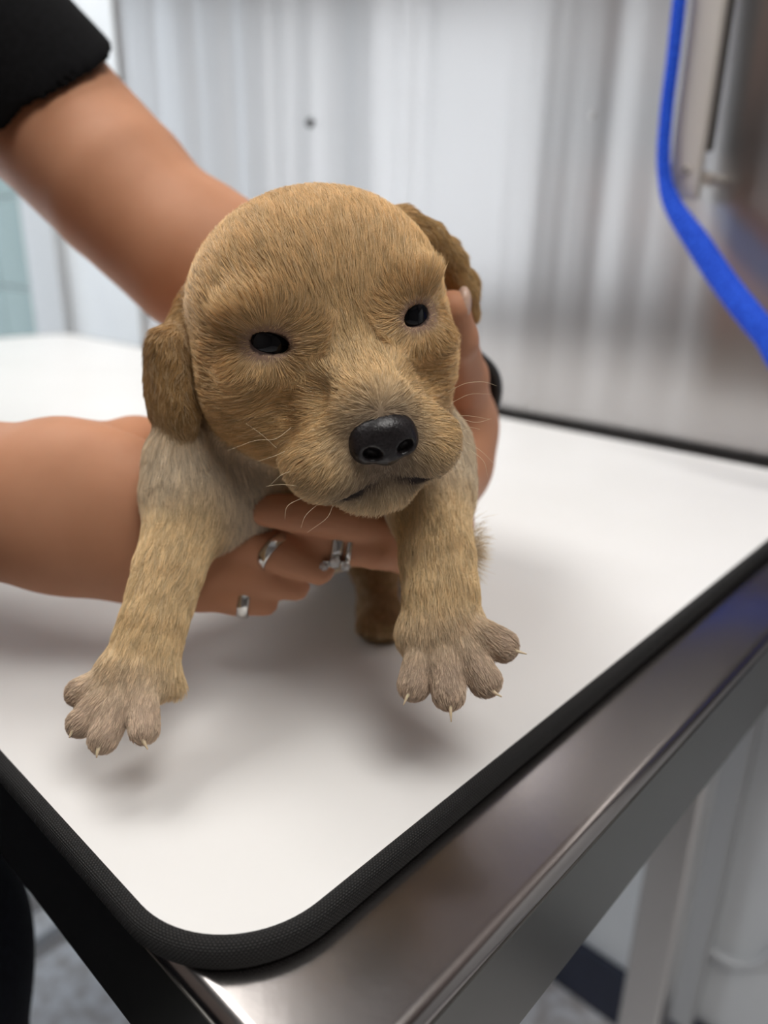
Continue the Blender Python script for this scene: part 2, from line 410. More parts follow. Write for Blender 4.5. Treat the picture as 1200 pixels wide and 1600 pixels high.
# padded vinyl top
path = rrect(MA0 + .003, MA1 - .003, MB0 + .003, MB1 - .003, .0345)
bm = bmesh.new()
vb = [bm.verts.new((a - MA0, b - MB0, .001)) for a, b in path]; vt = [bm.verts.new((a - MA0, b - MB0, -TZ)) for a, b in path]
bm.faces.new(vt); bm.faces.new(vb[::-1])
for i in range(len(path)): bm.faces.new((vb[i], vb[(i + 1) % len(path)], vt[(i + 1) % len(path)], vt[i]))
bm_obj('vinyl_top', bm, M_vinyl, mat_e)
# binding: a flattened roll of woven tape swept round the edge
path = rrect(MA0 + .0029, MA1 - .0029, MB0 + .0029, MB1 - .0029, .0346, 20)
dense = []
for i in range(len(path)):
    p, q = np.array(path[i]), np.array(path[(i + 1) % len(path)]); L = np.linalg.norm(q - p); k = max(1, int(L / .02))
    for j in range(k): dense.append(p + (q - p) * j / k)
dense = np.array(dense); n = len(dense); prof = []
NP = 22
for j in range(NP):
    t = 2 * math.pi * j / NP
    c, s = math.cos(t), math.sin(t)
    prof.append((.0029 * math.copysign(abs(c) ** .72, c), .0043 * math.copysign(abs(s) ** .8, s) + .0043))
V = []; Fc = []; sacc = 0; S = []
for i in range(n):
    tng = dense[(i + 1) % n] - dense[i - 1]; tng /= np.linalg.norm(tng); out = np.array([tng[1], -tng[0]])
    S.append(sacc); sacc += np.linalg.norm(dense[(i + 1) % n] - dense[i])
    for (x, z) in prof:
        w = dense[i] + out * x; V.append((w[0] - MA0, w[1] - MB0, z + .0003))
for i in range(n):
    for j in range(NP): Fc.append((i * NP + j, ((i + 1) % n) * NP + j, ((i + 1) % n) * NP + (j + 1) % NP, i * NP + (j + 1) % NP))
me = bpy.data.meshes.new('binding'); me.from_pydata(V, [], Fc); me.update()
pl = [0]
for j in range(NP): pl.append(pl[-1] + math.dist(prof[j], prof[(j + 1) % NP]))
uvl = me.uv_layers.new(name='UVMap'); uvs = []
for i in range(n):
    s0 = S[i]; s1 = S[i] + np.linalg.norm(dense[(i + 1) % n] - dense[i])
    for j in range(NP): uvs += [s0, pl[j], s1, pl[j], s1, pl[j + 1], s0, pl[j + 1]]
uvl.data.foreach_set('uv', uvs)
bm = bmesh.new(); bm.from_mesh(me); bmesh.ops.recalc_face_normals(bm, faces=bm.faces); bm.to_mesh(me); bm.free()
link('binding', me, M_bind, mat_e)

# brushed steel back panel
PA = .655
pb0, pb1 = -.35, 1.146
panel = empty('steel_back_panel', AB(PA, pb0, TZ), TH); tag(panel, 'tall brushed stainless steel panel standing behind the white mat', 'panel')
def uv_box(name, x0, x1, y0, y1, z0, z1, mt, parent):
    o = box(name, x0, x1, y0, y1, z0, z1, mt, parent, .002, 1); me = o.data; uv = me.uv_layers.new(name='UVMap')
    for lp in me.loops:
        c = me.vertices[lp.vertex_index].co; uv.data[lp.index].uv = (c.y, c.z)
    return o
uv_box('sheet', 0, .004, 0, pb1 - pb0, -.05, .55, M_steelwall, panel)
box('edge_fold', -.004, .02, pb1 - pb0, pb1 - pb0 + .006, -.05, .55, M_steelleg, panel, .001, 1)
box('mount', .005, R0['a1'] - PA - .001, .4, .46, .2, .26, M_steelleg, panel); box('mount', .005, R0['a1'] - PA - .001, 1.2, 1.26, .2, .26, M_steelleg, panel)
M_dark = mat('dark_hole', (.03, .03, .03), .5)
def disc(name, r, th, mt, parent, loc, axis='x', seg=18):
    bm = bmesh.new(); bmesh.ops.create_cone(bm, cap_ends=True, segments=seg, radius1=r, radius2=r * .8, depth=th, matrix=Matrix.Rotation(-math.pi / 2, 4, 'Y'))
    o = bm_obj(name, bm, mt, parent); o.location = loc; return o
hb, hz = on_plane_a(485, 192, PA)
disc('bolt', .0055, .004, M_dark, panel, (-.002, hb - pb0, hz - TZ)); 
hb, hz = on_plane_a(925, 180, PA)
disc('rivet', .003, .002, M_steelleg, panel, (-.001, hb - pb0, hz - TZ))

# steel bar on the back panel and the blue rope
bar_e = empty('grooming_bar', AB(PA - .03, .28, .2), TH); tag(bar_e, 'vertical flat steel bar held off the back panel by a bolt', 'bar')
bb, bz = on_plane_a(1064, 312, PA - .035); bt, _ = on_plane_a(1115, 0, PA - .035)
tz_ = .62
M_bar = steel('bar_metal', (.60, .56, .52), .5, 0, .3, 90, (1, 1, .2), .05); M_bar.node_tree.nodes['Principled BSDF'].inputs['Metallic'].default_value = .55
def bl(a, b, z): return (a - (PA - .03), b - .28, z - .2)
x0 = bl(PA - .038, bb - .013, bz); x1 = bl(PA - .030, bb + .012, tz_)
box('flat_bar', x0[0], x1[0], x0[1], x1[1], x0[2], x1[2], M_bar, bar_e, .002, 2)
x0 = bl(PA - .030, bb - .012, bz + .035); x1 = bl(PA - .014, bb - .004, tz_)
box('back_rail', x0[0], x1[0], x0[1] , x1[1], x0[2], x1[2], mat('dark_rail', (.16, .145, .135), .45, .8), bar_e, .002, 2)
o = disc('screw', .0035, .003, M_bar, bar_e, bl(PA - .0392, bb - .002, bz + .021))
disc('screw_socket', .0018, .001, M_dark, o, (-.0018, 0, 0))
o = bm_obj('standoff', (lambda bm: (bmesh.ops.create_cone(bm, cap_ends=True, segments=16, radius1=.005, radius2=.005, depth=.03, matrix=Matrix.Rotation(math.pi / 2, 4, 'Y')), bm)[1])(bmesh.new()), M_bar, bar_e)
o.location = bl(PA - .0155, bb - .014, bz + .015)
M_rope = noise_mat('blue_braided_cord', (.008, .045, .46), (.025, .12, .78), 500, .75, detail=3, bump=.5, spec=.2)
def pa(px, py, a): b_, z_ = on_plane_a(px, py, a); return AB(a, b_, z_)
rp = smooth_path([AB(PA - .046, bb + .010, tz_ - .03), pa(1078, -180, PA - .044), pa(1068, -60, PA - .044), pa(1053, 80, PA - .044), pa(1041, 180, PA - .044), pa(1037, 262, PA - .045), pa(1050, 318, PA - .048), pa(1092, 382, PA - .055), pa(1135, 446, PA - .065), pa(1195, 520, PA - .08), pa(1270, 600, PA - .09), AB(PA - .09, .0, .045), AB(PA - .07, -.08, .07), AB(PA - .04, -.16, .15), AB(PA - .016, -.21, .25)], 330)
rr = np.interp(np.linspace(0, 1, 330), [0, .38, .50, 1], [.0050, .0052, .0086, .0088])
rope = link('blue_rope', tube_mesh('blue_rope', rp, rr, 20, True, lambda a, s: 1 + .15 * math.sin(3 * a + s * 620) * math.sin(3 * a - s * 620)), M_rope)
rope_knot = link('loop', tube_mesh('loop', [AB(PA - .034 + .014 * math.cos(t_), bb + .020 * math.sin(t_), tz_ - .03 + .004 * t_) for t_ in np.linspace(0, 4 * math.pi, 60)], [.0048] * 60, 10), M_rope, rope)
hk = bmesh.new(); bmesh.ops.create_cone(hk, cap_ends=True, segments=14, radius1=.007, radius2=.007, depth=.03, matrix=Matrix.Rotation(math.pi / 2, 4, 'Y'))
hko = bm_obj('rope_hook', hk, M_steelleg, panel); hko.location = (-.016, -.21 - pb0, .258 - TZ)
tag(rope, 'bright blue braided rope loop hanging down beside the steel bar', 'rope')

# white bin, grey shade strip at the lower right; low white bench at the lower left
M_white = noise_mat('white_plastic', (.70, .72, .75), (.76, .78, .80), 4, .4)
def lathe(name, prof, mt, parent=None, seg=40):
    V = []; Fq = []
    for r, z in prof:
        for j in range(seg): a = 2 * math.pi * j / seg; V.append((r * math.cos(a), r * math.sin(a), z))
    for i in range(len(prof) - 1):
        for j in range(seg): Fq.append((i * seg + j, i * seg + (j + 1) % seg, (i + 1) * seg + (j + 1) % seg, (i + 1) * seg + j))
    me = bpy.data.meshes.new(name); me.from_pydata(V, [], Fq); me.update(); return link(name, me, mt, parent)

# ================================================================== PUPPY
HO = np.array([-0.0241018, 0.26361988, 0.14357445])
HM = np.array([[0.94403937, 0.28430075, -0.16722065], [0.28748818, -0.95776925, -0.00534833], [0.16167933, 0.04302493, 0.98590499]])
HM, _ = np.linalg.qr(HM); 
HM = HM * np.sign(np.diag(HM.T @ np.array([[0.944, 0.284, -0.167], [0.287, -0.958, -0.005], [0.162, 0.043, 0.986]])))
def H(s, f, u): return HO + HM @ (np.array([s, f, u]) / 1000.0)
def hE(c, r, k=8, rot=None, reg='head'):
    M = HM if rot is None else HM @ np.array(rot)
    return Ell(H(*c), np.array(r) / 1000.0, M, k / 1000.0, None, reg)
def hC(a, b, ra, rb, k=6, reg='head'): return Cap(H(*a), H(*b), ra / 1000, rb / 1000, k / 1000, None, reg)
def PC(pts, rads, k=.003, k0=None, reg=''):     # chain through (pixel x, pixel y, depth) stations
    return chain([P(*p) for p in pts], rads, k, k0, reg)

adds = []
# torso and hind quarters
adds += [Ell(P(470, 735, .315), (.043, .040, .041), None, .01, (0, .6, -.5), 'chest'),
         Cap(P(480, 720, .325), P(560, 740, .40), .040, .041, .02, None, 'torso')]
adds += [Cap(P(545, 780, .40), P(585, 880, .365), .022, .012, .012, None, 'hind'), Cap(P(585, 880, .365), P(592, 955, .345), .0105, .009, .006, None, 'hind'),
         Cap(P(592, 955, .345), P(592, 975, .333), .0095, .009, .004, None, 'hind')]
adds += [Cap(P(590, 965, .336), P(575, 978, .328), .0065, .0052, .002, None, 'hind'), Cap(P(594, 965, .336), P(592, 982, .326), .0065, .0055, .002, None, 'hind'), Cap(P(598, 965, .336), P(609, 982, .327), .0065, .0055, .002, None, 'hind')]
adds += [Cap(P(660, 770, .41), P(690, 850, .385), .020, .011, .012, None, 'hind'), Cap(P(690, 850, .385), P(690, 868, .375), .0095, .009, .006, None, 'hind')]
adds += [Cap(P(590, 700, .44), P(640, 760, .49), .012, .005, .01, None, 'torso')]
# neck
adds += [Cap(H(0, -14, -10), P(450, 720, .305), .036, .038, .02, None, 'neck')]
# near (viewer's left) foreleg
adds += [Ell(P(296, 738, .268), (.0145, .020, .025), None, .012, (0.1, 0, -1), 'shoulder'),
         Ell(P(350, 760, .272), (.020, .018, .022), None, .012, (0.1, 0, -1), 'chest')]
adds += PC([(300, 790, .262), (268, 880, .253), (244, 960, .247), (222, 1035, .244)], [.0140, .0116, .0106, .0112], .0008, .010, 'leg')
adds += [Ell(P(208, 1062, .242), (.0130, .0110, .0088), None, .006, P(190, 1150, .24) - P(222, 1035, .244), 'paw')]
LT = [((192, 1050, .241), (127, 1082, .2375)), ((193, 1062, .238), (129, 1128, .2315)), ((205, 1066, .2365), (162, 1152, .2280)), ((222, 1062, .2370), (225, 1138, .2290))]
for a, b in LT: adds.append(Cap(P(*a), P(*b), .0050, .0047, .0012, None, 'toe'))
adds += [Cap(P(255, 1045, .246), P(272, 1068, .246), .0045, .0035, .003, None, 'leg')]
# far (viewer's right) foreleg
adds += [Ell(P(665, 740, .272), (.017, .020, .028), None, .012, (0, 0, -1), 'shoulder')]
adds += PC([(672, 780, .262), (682, 860, .252), (688, 920, .247), (690, 975, .244)], [.0130, .0124, .0122, .0128], .0008, .010, 'leg')
adds += [Ell(P(694, 996, .243), (.0150, .0110, .0092), None, .006, P(700, 1090, .238) - P(690, 975, .244), 'paw')]
RT = [((668, 990, .2395), (648, 1068, .2335)), ((690, 992, .2375), (701, 1082, .2285)), ((708, 988, .2375), (757, 1062, .2305)), ((716, 975, .2395), (783, 1008, .2355))]
for a, b in RT: adds.append(Cap(P(*a), P(*b), .0057, .0053, .0010, None, 'toe'))
# skull and face
adds += [hE((-.5, -4, -1), (42.5, 46, 38.5), 10), hE((0, 14, 4), (34, 29, 28), 12),
         hE((-26, 9, -20), (18, 24, 21), 9), hE((24, 9, -20), (18, 24, 21), 9),
         hE((0, 20, -36), (28, 28, 18), 12),
         hE((0, 40, -34), (24, 24, 18), 6),
         hC((0, 22, -8), (0, 55, -25), 14, 10, 10),
         hE((-21, 32, 6), (11.5, 8, 5), 6), hE((21, 32, 6), (11.5, 8, 5), 6),
         hE((-12.5, 48, -40), (14.5, 16, 12.5), 4), hE((12.5, 48, -40), (14.5, 16, 12.5), 4),
         hE((0, 44, -51), (14, 15, 8), 3.5),
         hC((-16, 37.2, -.6), (-28.5, 32.0, -2.4), 1.7, 1.7, 2.5), hC((16, 37.2, -.6), (28.5, 32.0, -2.4), 1.7, 1.7, 2.5),
         hE((-23, 31, -13), (11, 6.5, 5.5), 9), hE((23, 31, -13), (11, 6.5, 5.5), 9)]
# ears
def axes(n, up):
    n = np.array(n, float); n /= np.linalg.norm(n); w = np.cross(up, n); w /= np.linalg.norm(w); return np.stack([n, w, np.cross(n, w)], 1)
EM = axes((-.72, -.69, .05), (.06, 0, 1))
adds += [Ell(P(262, 602, .2515), (.0050, .0128, .0180), EM, .0025, (.05, 0, -1), 'earL'), Ell(P(281, 642, .2490), (.0042, .0072, .0100), EM, .004, (.1, 0, -1), 'earL'),
         Cap(P(308, 482, .258), P(280, 545, .2525), .0060, .0070, .007, (-.3, 0, -1), 'earL')]
eflow = P(735, 490, .287) - P(640, 350, .265)
for p in PC([(628, 352, .262), (668, 372, .268), (705, 408, .275), (727, 455, .280), (734, 486, .283)], [.0060, .0058, .0052, .0042, .0030], .0008, .008, 'earR') + PC([(640, 375, .275), (690, 398, .285), (722, 443, .292), (736, 484, .294)], [.0060, .0058, .0048, .0032], .005, .008, 'earR'):
    p.flow = eflow / np.linalg.norm(eflow) * .6 + p.flow * .4; adds.append(p)
subs = []
# eye openings, mouth line, stop beside the muzzle
EYES = [(-22.5, 35.0, -4.0), (22.5, 35.0, -4.0)]
eye_pos = []
for s in (-1, 1):
    c = np.array([s * 21.6, 30.8, -4.5])
    eye_pos.append(c)
    ang = math.radians((24 if s < 0 else 14) * s)
    rot = np.array([[math.cos(ang), 0, -math.sin(ang)], [0, 1, 0], [math.sin(ang), 0, math.cos(ang)]])
    subs.append(hE((s * 22.4, 38.0, -4.6), (5.8 if s < 0 else 4.6, 9.0, 2.9), 1.0, rot))
mouth = [(-13.5, 56, -50), (-7, 60.5, -48.8), (0, 61.5, -46.5), (7, 60.5, -48.8), (13.5, 56, -50)]
for i in range(4): subs.append(hC(mouth[i], mouth[i + 1], 1.7, 1.7, 1.5))
for s in (-1, 1): subs.append(hE((s * 16.5, 51.5, -19.5), (6, 6, 4), 6)); subs.append(hE((s * 25, 45, -25), (4.5, 7, 6), 8))
subs.append(hC((0, 64.5, -38), (0, 65, -47.5), 1.0, 1.0, 1.5))

pup = empty('puppy', P(470, 900, .30))
def keep(o, parent):                       # parent without moving
    o.parent = parent; o.matrix_parent_inverse = Matrix.Translation(-Vector(parent.location))
    return o
tag(pup, 'golden tan puppy with dark eyes held up by two hands over the white mat', 'puppy')
pme, PV, PQ = sdf_mesh('body', adds, subs, .00095, 2)
PN = smooth_attr(vert_normals(PV, PQ), PQ, 2); PN /= np.linalg.norm(PN, axis=1)[:, None]
# ---- per-vertex flow, colour, length
regs = ['head', 'earL', 'earR', 'neck', 'chest', 'torso', 'shoulder', 'leg', 'paw', 'toe', 'hind']
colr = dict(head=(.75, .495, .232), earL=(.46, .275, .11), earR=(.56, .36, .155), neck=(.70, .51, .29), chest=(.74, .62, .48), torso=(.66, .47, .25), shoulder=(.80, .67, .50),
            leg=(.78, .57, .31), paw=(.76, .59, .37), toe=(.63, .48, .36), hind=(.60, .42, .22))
lenr = dict(head=7.6, earL=5.5, earR=4.8, neck=7, chest=7, torso=8, shoulder=7, leg=5.4, paw=3.0, toe=2.3, hind=4)
nv = len(PV); Wsum = np.zeros(nv); FL = np.zeros((nv, 3)); CO = np.zeros((nv, 3)); LE = np.zeros(nv); WR = {r: np.zeros(nv) for r in regs}
L = (PV - HO) @ HM * 1000.0        # head-local millimetres (s, f, u)
nose_c = np.array([0, 66.0, -33.0])
hv = L - nose_c; hv[:, 1] -= 0
hflow = hv.copy()
# forehead hair runs up between the eyes, cheeks run back and down
hflow[:, 2] += np.clip((L[:, 1] - 5) / 40, 0, 1) * np.where(L[:, 2] > -15, 12, -8)
hflow[:, 2] -= np.clip((5 - L[:, 1]) / 40, 0, 1) * 30
hflow /= np.linalg.norm(hflow, axis=1)[:, None]; hflow = hflow @ HM.T
for p in adds:
    d = p.d(PV); w = np.exp(-np.maximum(d, 0) / .0022) * (d < .03)
    fl = hflow if p.reg == 'head' else (p.flow if p.flow is not None else np.array([0, 0, -1.0]))
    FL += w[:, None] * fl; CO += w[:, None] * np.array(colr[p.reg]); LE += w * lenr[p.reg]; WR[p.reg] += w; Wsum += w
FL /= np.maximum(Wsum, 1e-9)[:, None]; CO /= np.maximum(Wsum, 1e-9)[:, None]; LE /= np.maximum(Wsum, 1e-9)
for r in regs: WR[r] /= np.maximum(Wsum, 1e-9)
for s_ in (-1, 1):
    dv = L - np.array([s_ * 22.4, 35, -4.6]); dq = np.linalg.norm(dv / np.array([1.25, 1.2, .8]), axis=1)
    we = np.clip((19 - dq) / 9, 0, 1)[:, None]; dn = dv / np.linalg.norm(dv, axis=1)[:, None]
    FL = FL * (1 - we) + (dn @ HM.T) * we
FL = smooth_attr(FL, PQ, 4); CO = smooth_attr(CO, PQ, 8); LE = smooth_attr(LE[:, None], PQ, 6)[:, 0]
FL -= PN * np.sum(FL * PN, 1)[:, None]; FL /= np.maximum(np.linalg.norm(FL, axis=1), 1e-6)[:, None]
hd = WR['head']
def near(c, r0, r1):                     # 1 inside r0, 0 beyond r1, head-local mm
    return np.clip((r1 - np.linalg.norm(L - np.array(c), axis=1)) / (r1 - r0), 0, 1)
def mixc(mask, c):
    global CO
    CO = CO * (1 - mask[:, None]) + np.array(c) * mask[:, None]
mixc(hd * np.clip((L[:, 1] - 30) / 20, 0, 1) * .55, (.80, .60, .34))          # paler muzzle
mixc(hd * np.clip((-38 - L[:, 2]) / 12, 0, 1) * .45, (.78, .64, .44))         # pale chin and throat
mixc(hd * near((0, 64, -33), 8, 17) * .75, (.30, .24, .19))                   # grey-brown rim of the nose
mixc(hd * near((0, 64, -45), 3, 11) * .55, (.17, .13, .11))                   # dark lip line
mixc(hd * near((-11, 60, -46), 3, 9) * .5, (.22, .17, .14)); mixc(hd * near((11, 60, -46), 3, 9) * .4, (.22, .17, .14))
eye_rim = np.zeros(nv)
for s in (-1, 1):
    q = (L - np.array([s * 22.4, 35, -4.6])) / np.array([8.6, 9, 5.6]); e = np.clip((1.25 - np.linalg.norm(q, axis=1)) / .35, 0, 1); eye_rim = np.maximum(eye_rim, e)
mixc(eye_rim * .5, (.50, .35, .25))
dmo = np.full(nv, 99.0)
for i in range(4): dmo = np.minimum(dmo, Cap(mouth[i], mouth[i + 1], 0, 0).d(L))
mixc(hd * np.clip((5.0 - dmo) / 3, 0, 1) * .55, (.20, .15, .12))

SK = CO * .62 + np.array([.08, .045, .03]) * .5
inner = np.zeros(nv)
for s in (-1, 1):
    q = (L - np.array([s * 22.4, 35, -4.6])) / np.array([6.2 if s < 0 else 5.2, 9, 3.6]); inner = np.maximum(inner, (np.linalg.norm(q, axis=1) < 1.0) * 1.0)
SK = SK * (1 - .7 * eye_rim[:, None]) + np.array([.24, .15, .12]) * .7 * eye_rim[:, None]
SK = SK * (1 - inner[:, None]) + np.array([.05, .03, .025]) * inner[:, None]
dm = np.full(nv, 9.0)
for i in range(4): dm = np.minimum(dm, Cap(mouth[i], mouth[i + 1], 0, 0).d(L))
mcut = np.clip((2.9 - dm) / .8, 0, 1); SK = SK * (1 - mcut[:, None]) + np.array([.03, .02, .018]) * mcut[:, None]
SK = np.clip(SK, 0, .9)
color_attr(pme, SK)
M_pup = mat('puppy_skin', (.4, .3, .2), .7, spec=.2); _n, _l, _b = nodes(M_pup)
at = _n.new('ShaderNodeAttribute'); at.attribute_name = 'Col'; _l.new(at.outputs['Color'], _b.inputs['Base Color'])
body = keep(link('body', pme, M_pup), pup)

# ---- fur
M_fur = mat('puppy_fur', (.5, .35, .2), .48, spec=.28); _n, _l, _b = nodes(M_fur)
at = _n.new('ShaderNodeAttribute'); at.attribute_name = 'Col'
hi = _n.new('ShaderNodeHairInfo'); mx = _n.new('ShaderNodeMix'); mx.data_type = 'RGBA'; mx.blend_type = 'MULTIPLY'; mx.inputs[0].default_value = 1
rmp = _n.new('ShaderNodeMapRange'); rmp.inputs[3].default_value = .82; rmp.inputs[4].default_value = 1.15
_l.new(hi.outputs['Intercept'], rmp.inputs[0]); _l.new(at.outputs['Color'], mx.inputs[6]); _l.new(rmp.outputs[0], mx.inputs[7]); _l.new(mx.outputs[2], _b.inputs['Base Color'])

dens = np.ones(nv)
dens *= 1 - np.clip(eye_rim * 1.3 - .85, 0, 1); dens *= 1 - inner; dens *= 1 - mcut
nz_d = np.linalg.norm((L - np.array([0, 64.0, -33.5])) / np.array([9.5, 8, 7.5]), axis=1)
dens *= np.clip((nz_d - .9) / .25, 0, 1)
LE = LE * (1 - .5 * hd * np.clip((L[:, 1] - 35) / 25, 0, 1)); LE *= (1 - .72 * eye_rim)
for s_ in (-1, 1): LE *= 1 - .5 * near((s_ * 22.4, 35, -7.0), 7, 14)
LE *= 1 - .5 * hd * np.clip((7 - dm) / 4, 0, 1); LE *= np.clip(nz_d / 1.8, .35, 1)
LE *= 1 + .35 * hd * np.clip((-42 - L[:, 2]) / 12, 0, 1)
dens *= 1 - .55 * np.maximum(WR['torso'], 0)
T3 = np.concatenate([PQ[:, [0, 1, 2]], PQ[:, [0, 2, 3]]])
area = .5 * np.linalg.norm(np.cross(PV[T3[:, 1]] - PV[T3[:, 0]], PV[T3[:, 2]] - PV[T3[:, 0]]), axis=1)
wgt = area * dens[T3].mean(1)
NH = 460000
ti = rng.choice(len(T3), NH, p=wgt / wgt.sum())
r1, r2 = np.sqrt(rng.random(NH)), rng.random(NH); bc = np.stack([1 - r1, r1 * (1 - r2), r1 * r2], 1)
def interp(Aa): return np.einsum('nk,nkc->nc', bc, Aa[T3[ti]])
p0 = interp(PV); n0 = interp(PN); n0 /= np.linalg.norm(n0, axis=1)[:, None]; f0 = interp(FL)
c0 = interp(CO); l0 = interp(LE[:, None])[:, 0] / 1000.0
wear = interp((WR['earL'] + WR['earR'])[:, None])[:, 0]
def vnoise(X, sc, seed):                 # smooth pseudo-noise from sines, three channels
    g = np.random.default_rng(seed); o = np.zeros((len(X), 3))
    for i in range(5):
        K = g.normal(size=(3, 3)) * sc * (1 + .5 * i); ph = g.random(3) * 6.28; o += np.sin(X @ K.T + ph) / (1 + .4 * i)
    return o / 2.2
jit = vnoise(p0, 200, 3) * .16 + vnoise(p0, 600, 4) * .08 + rng.normal(size=(NH, 3)) * .09
f0 = f0 + jit; f0 -= n0 * np.sum(f0 * n0, 1)[:, None]; f0 /= np.maximum(np.linalg.norm(f0, axis=1), 1e-6)[:, None]
ln = l0 * (.6 + .7 * rng.random(NH))
lift = .17 + .14 * rng.random(NH) + .07 * vnoise(p0, 400, 5)[:, 0]
side = np.cross(n0, f0)
K = 5; ts = np.linspace(0, 1, K)
wav = vnoise(p0, 300, 8)[:, 0] * .20 * wear
pts = p0[:, None, :] + ln[:, None, None] * (f0[:, None, :] * ts[None, :, None] * .95 + n0[:, None, :] * (lift[:, None] * (ts - .55 * ts ** 2)[None, :])[:, :, None]
      + side[:, None, :] * (wav[:, None] * np.sin(ts * 4)[None, :] + (rng.normal(size=NH) * .10)[:, None] * (ts ** 2)[None, :])[:, :, None])
# clumping: strands rooted in the same small cell lean to a shared tip
cell = np.floor((p0 + vnoise(p0, 900, 9) * .0006) / .0013).astype(np.int64); key = cell[:, 0] * 73856093 ^ cell[:, 1] * 19349663 ^ cell[:, 2] * 83492791
_, inv = np.unique(key, return_inverse=True); nc = inv.max() + 1; cntc = np.bincount(inv, minlength=nc)
tip = np.stack([np.bincount(inv, pts[:, -1, a], nc) for a in range(3)], 1) / cntc[:, None]
amt = .45 * rng.random(NH) + .20
pts += (tip[inv] - pts[:, -1])[:, None, :] * (amt[:, None] * (ts ** 1.6)[None, :])[:, :, None]
crnd = rng.random(nc)[inv]
val = .74 + .42 * crnd + .24 * (rng.random(NH) - .4)
cc = c0 * val[:, None]
pale = (rng.random(NH) < .16)[:, None]; cc = np.where(pale, cc * .55 + np.array([.85, .70, .48]) * .5, cc)
rad = (.000042 + .000026 * rng.random(NH))[:, None] * np.array([1.0, 1.0, .9, .65, .15])[None, :]
# loose tuft behind the far elbow
nt = 420; tb_ = P(738, 862, .262) + rng.normal(size=(nt, 3)) * np.array([.001, .002, .0045])
td = np.array([.9, .1, .0]) + rng.normal(size=(nt, 3)) * .35; td[:, 2] += (tb_[:, 2] - tb_[:, 2].mean()) * 60; td /= np.linalg.norm(td, axis=1)[:, None]
tl = (.004 + .0035 * rng.random(nt))[:, None, None]
tp = tb_[:, None, :] + td[:, None, :] * tl * ts[None, :, None] - np.array([0, 0, 1.0]) * tl * .12 * (ts ** 2)[None, :, None]
pts = np.concatenate([pts, tp]); rad = np.concatenate([rad, np.tile(np.array([5, 5, 4, 3, 1]) * 1e-5, (nt, 1))]); cc = np.concatenate([cc, np.tile([.80, .64, .42], (nt, 1))])
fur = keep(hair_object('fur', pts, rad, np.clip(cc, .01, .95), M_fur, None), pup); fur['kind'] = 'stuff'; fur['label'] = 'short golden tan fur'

# ---- eyes, nose, claws, whiskers
M_eye = mat('puppy_eye', (.003, .0035, .005), .09, spec=.4)
for c in eye_pos:
    bm = bmesh.new(); bmesh.ops.create_uvsphere(bm, u_segments=32, v_segments=20, radius=.0074); eo = bm_obj('eye', bm, M_eye, smooth=True)
    eo.location = H(*c); keep(eo, pup); eo['label'] = 'dark glossy eye'
M_nose = noise_mat('nose_leather', (.007, .0055, .006), (.020, .016, .017), 1400, .36, bump=.35, detail=2, spec=.5, dist=.0004)
na = [hE((0, 63.0, -31.0), (9.0, 6.2, 5.6), 3), hE((-5.2, 63, -34.5), (4.8, 5.5, 4.8), 3), hE((5.2, 63, -34.5), (4.8, 5.5, 4.8), 3), hE((0, 64.2, -36), (4.2, 4.8, 4.6), 2.5), hE((0, 59.0, -29.5), (7.5, 6, 4.5), 3)]
ns = [hE((-4.9, 69.5, -35.6), (2.9, 4.6, 2.1), .8, [[.92, 0, .38], [0, 1, 0], [-.38, 0, .92]]), hE((4.9, 69.5, -35.6), (2.9, 4.6, 2.1), .8, [[.92, 0, -.38], [0, 1, 0], [.38, 0, .92]]),
      hC((-8.2, 68, -37), (-6.2, 69.5, -36.0), .8, .8, .6), hC((8.2, 68, -37), (6.2, 69.5, -36.0), .8, .8, .6), hC((0, 69.6, -36), (0, 69.0, -42), .55, .7, 1.0)]
nme, _, _ = sdf_mesh('nose', na, ns, .0004)
no = keep(link('nose', nme, M_nose), pup); no['label'] = 'black leathery nose'
M_claw = mat('claw_horn', (.74, .60, .40), .3, spec=.5, **{'Subsurface Weight': .15, 'Subsurface Scale': .002})
def claw(base, mid, tipp, r=.00085):
    q = smooth_path([P(*base), P(*mid), P(*tipp)], 7)
    o = link('claw', tube_mesh('claw', q, np.linspace(r, r * .22, 7), 10), M_claw); keep(o, pup)
for c in (((123, 1083, .2355), (112, 1085, .2345), (102, 1087, .2338)), ((120, 1134, .2290), (112, 1144, .2275), (108, 1153, .2270)),
          ((158, 1162, .2250), (152, 1174, .2235), (151, 1184, .2232)), ((222, 1150, .2262), (226, 1162, .2250), (231, 1171, .2248)),
          ((642, 1078, .2305), (636, 1089, .2290), (630, 1102, .2285)), ((703, 1095, .2255), (704, 1110, .2238), (705, 1128, .2232)),
          ((765, 1076, .2275), (774, 1083, .2258), (784, 1089, .2252)), ((797, 1014, .2335), (809, 1018, .2320), (823, 1022, .2315)),
          ((574, 984, .3235), (572, 991, .3225), (570, 996, .3225)), ((592, 989, .3215), (592, 995, .3205), (592, 999, .3205)), ((611, 988, .3225), (613, 994, .3215), (614, 998, .3215))):
    claw(*c)
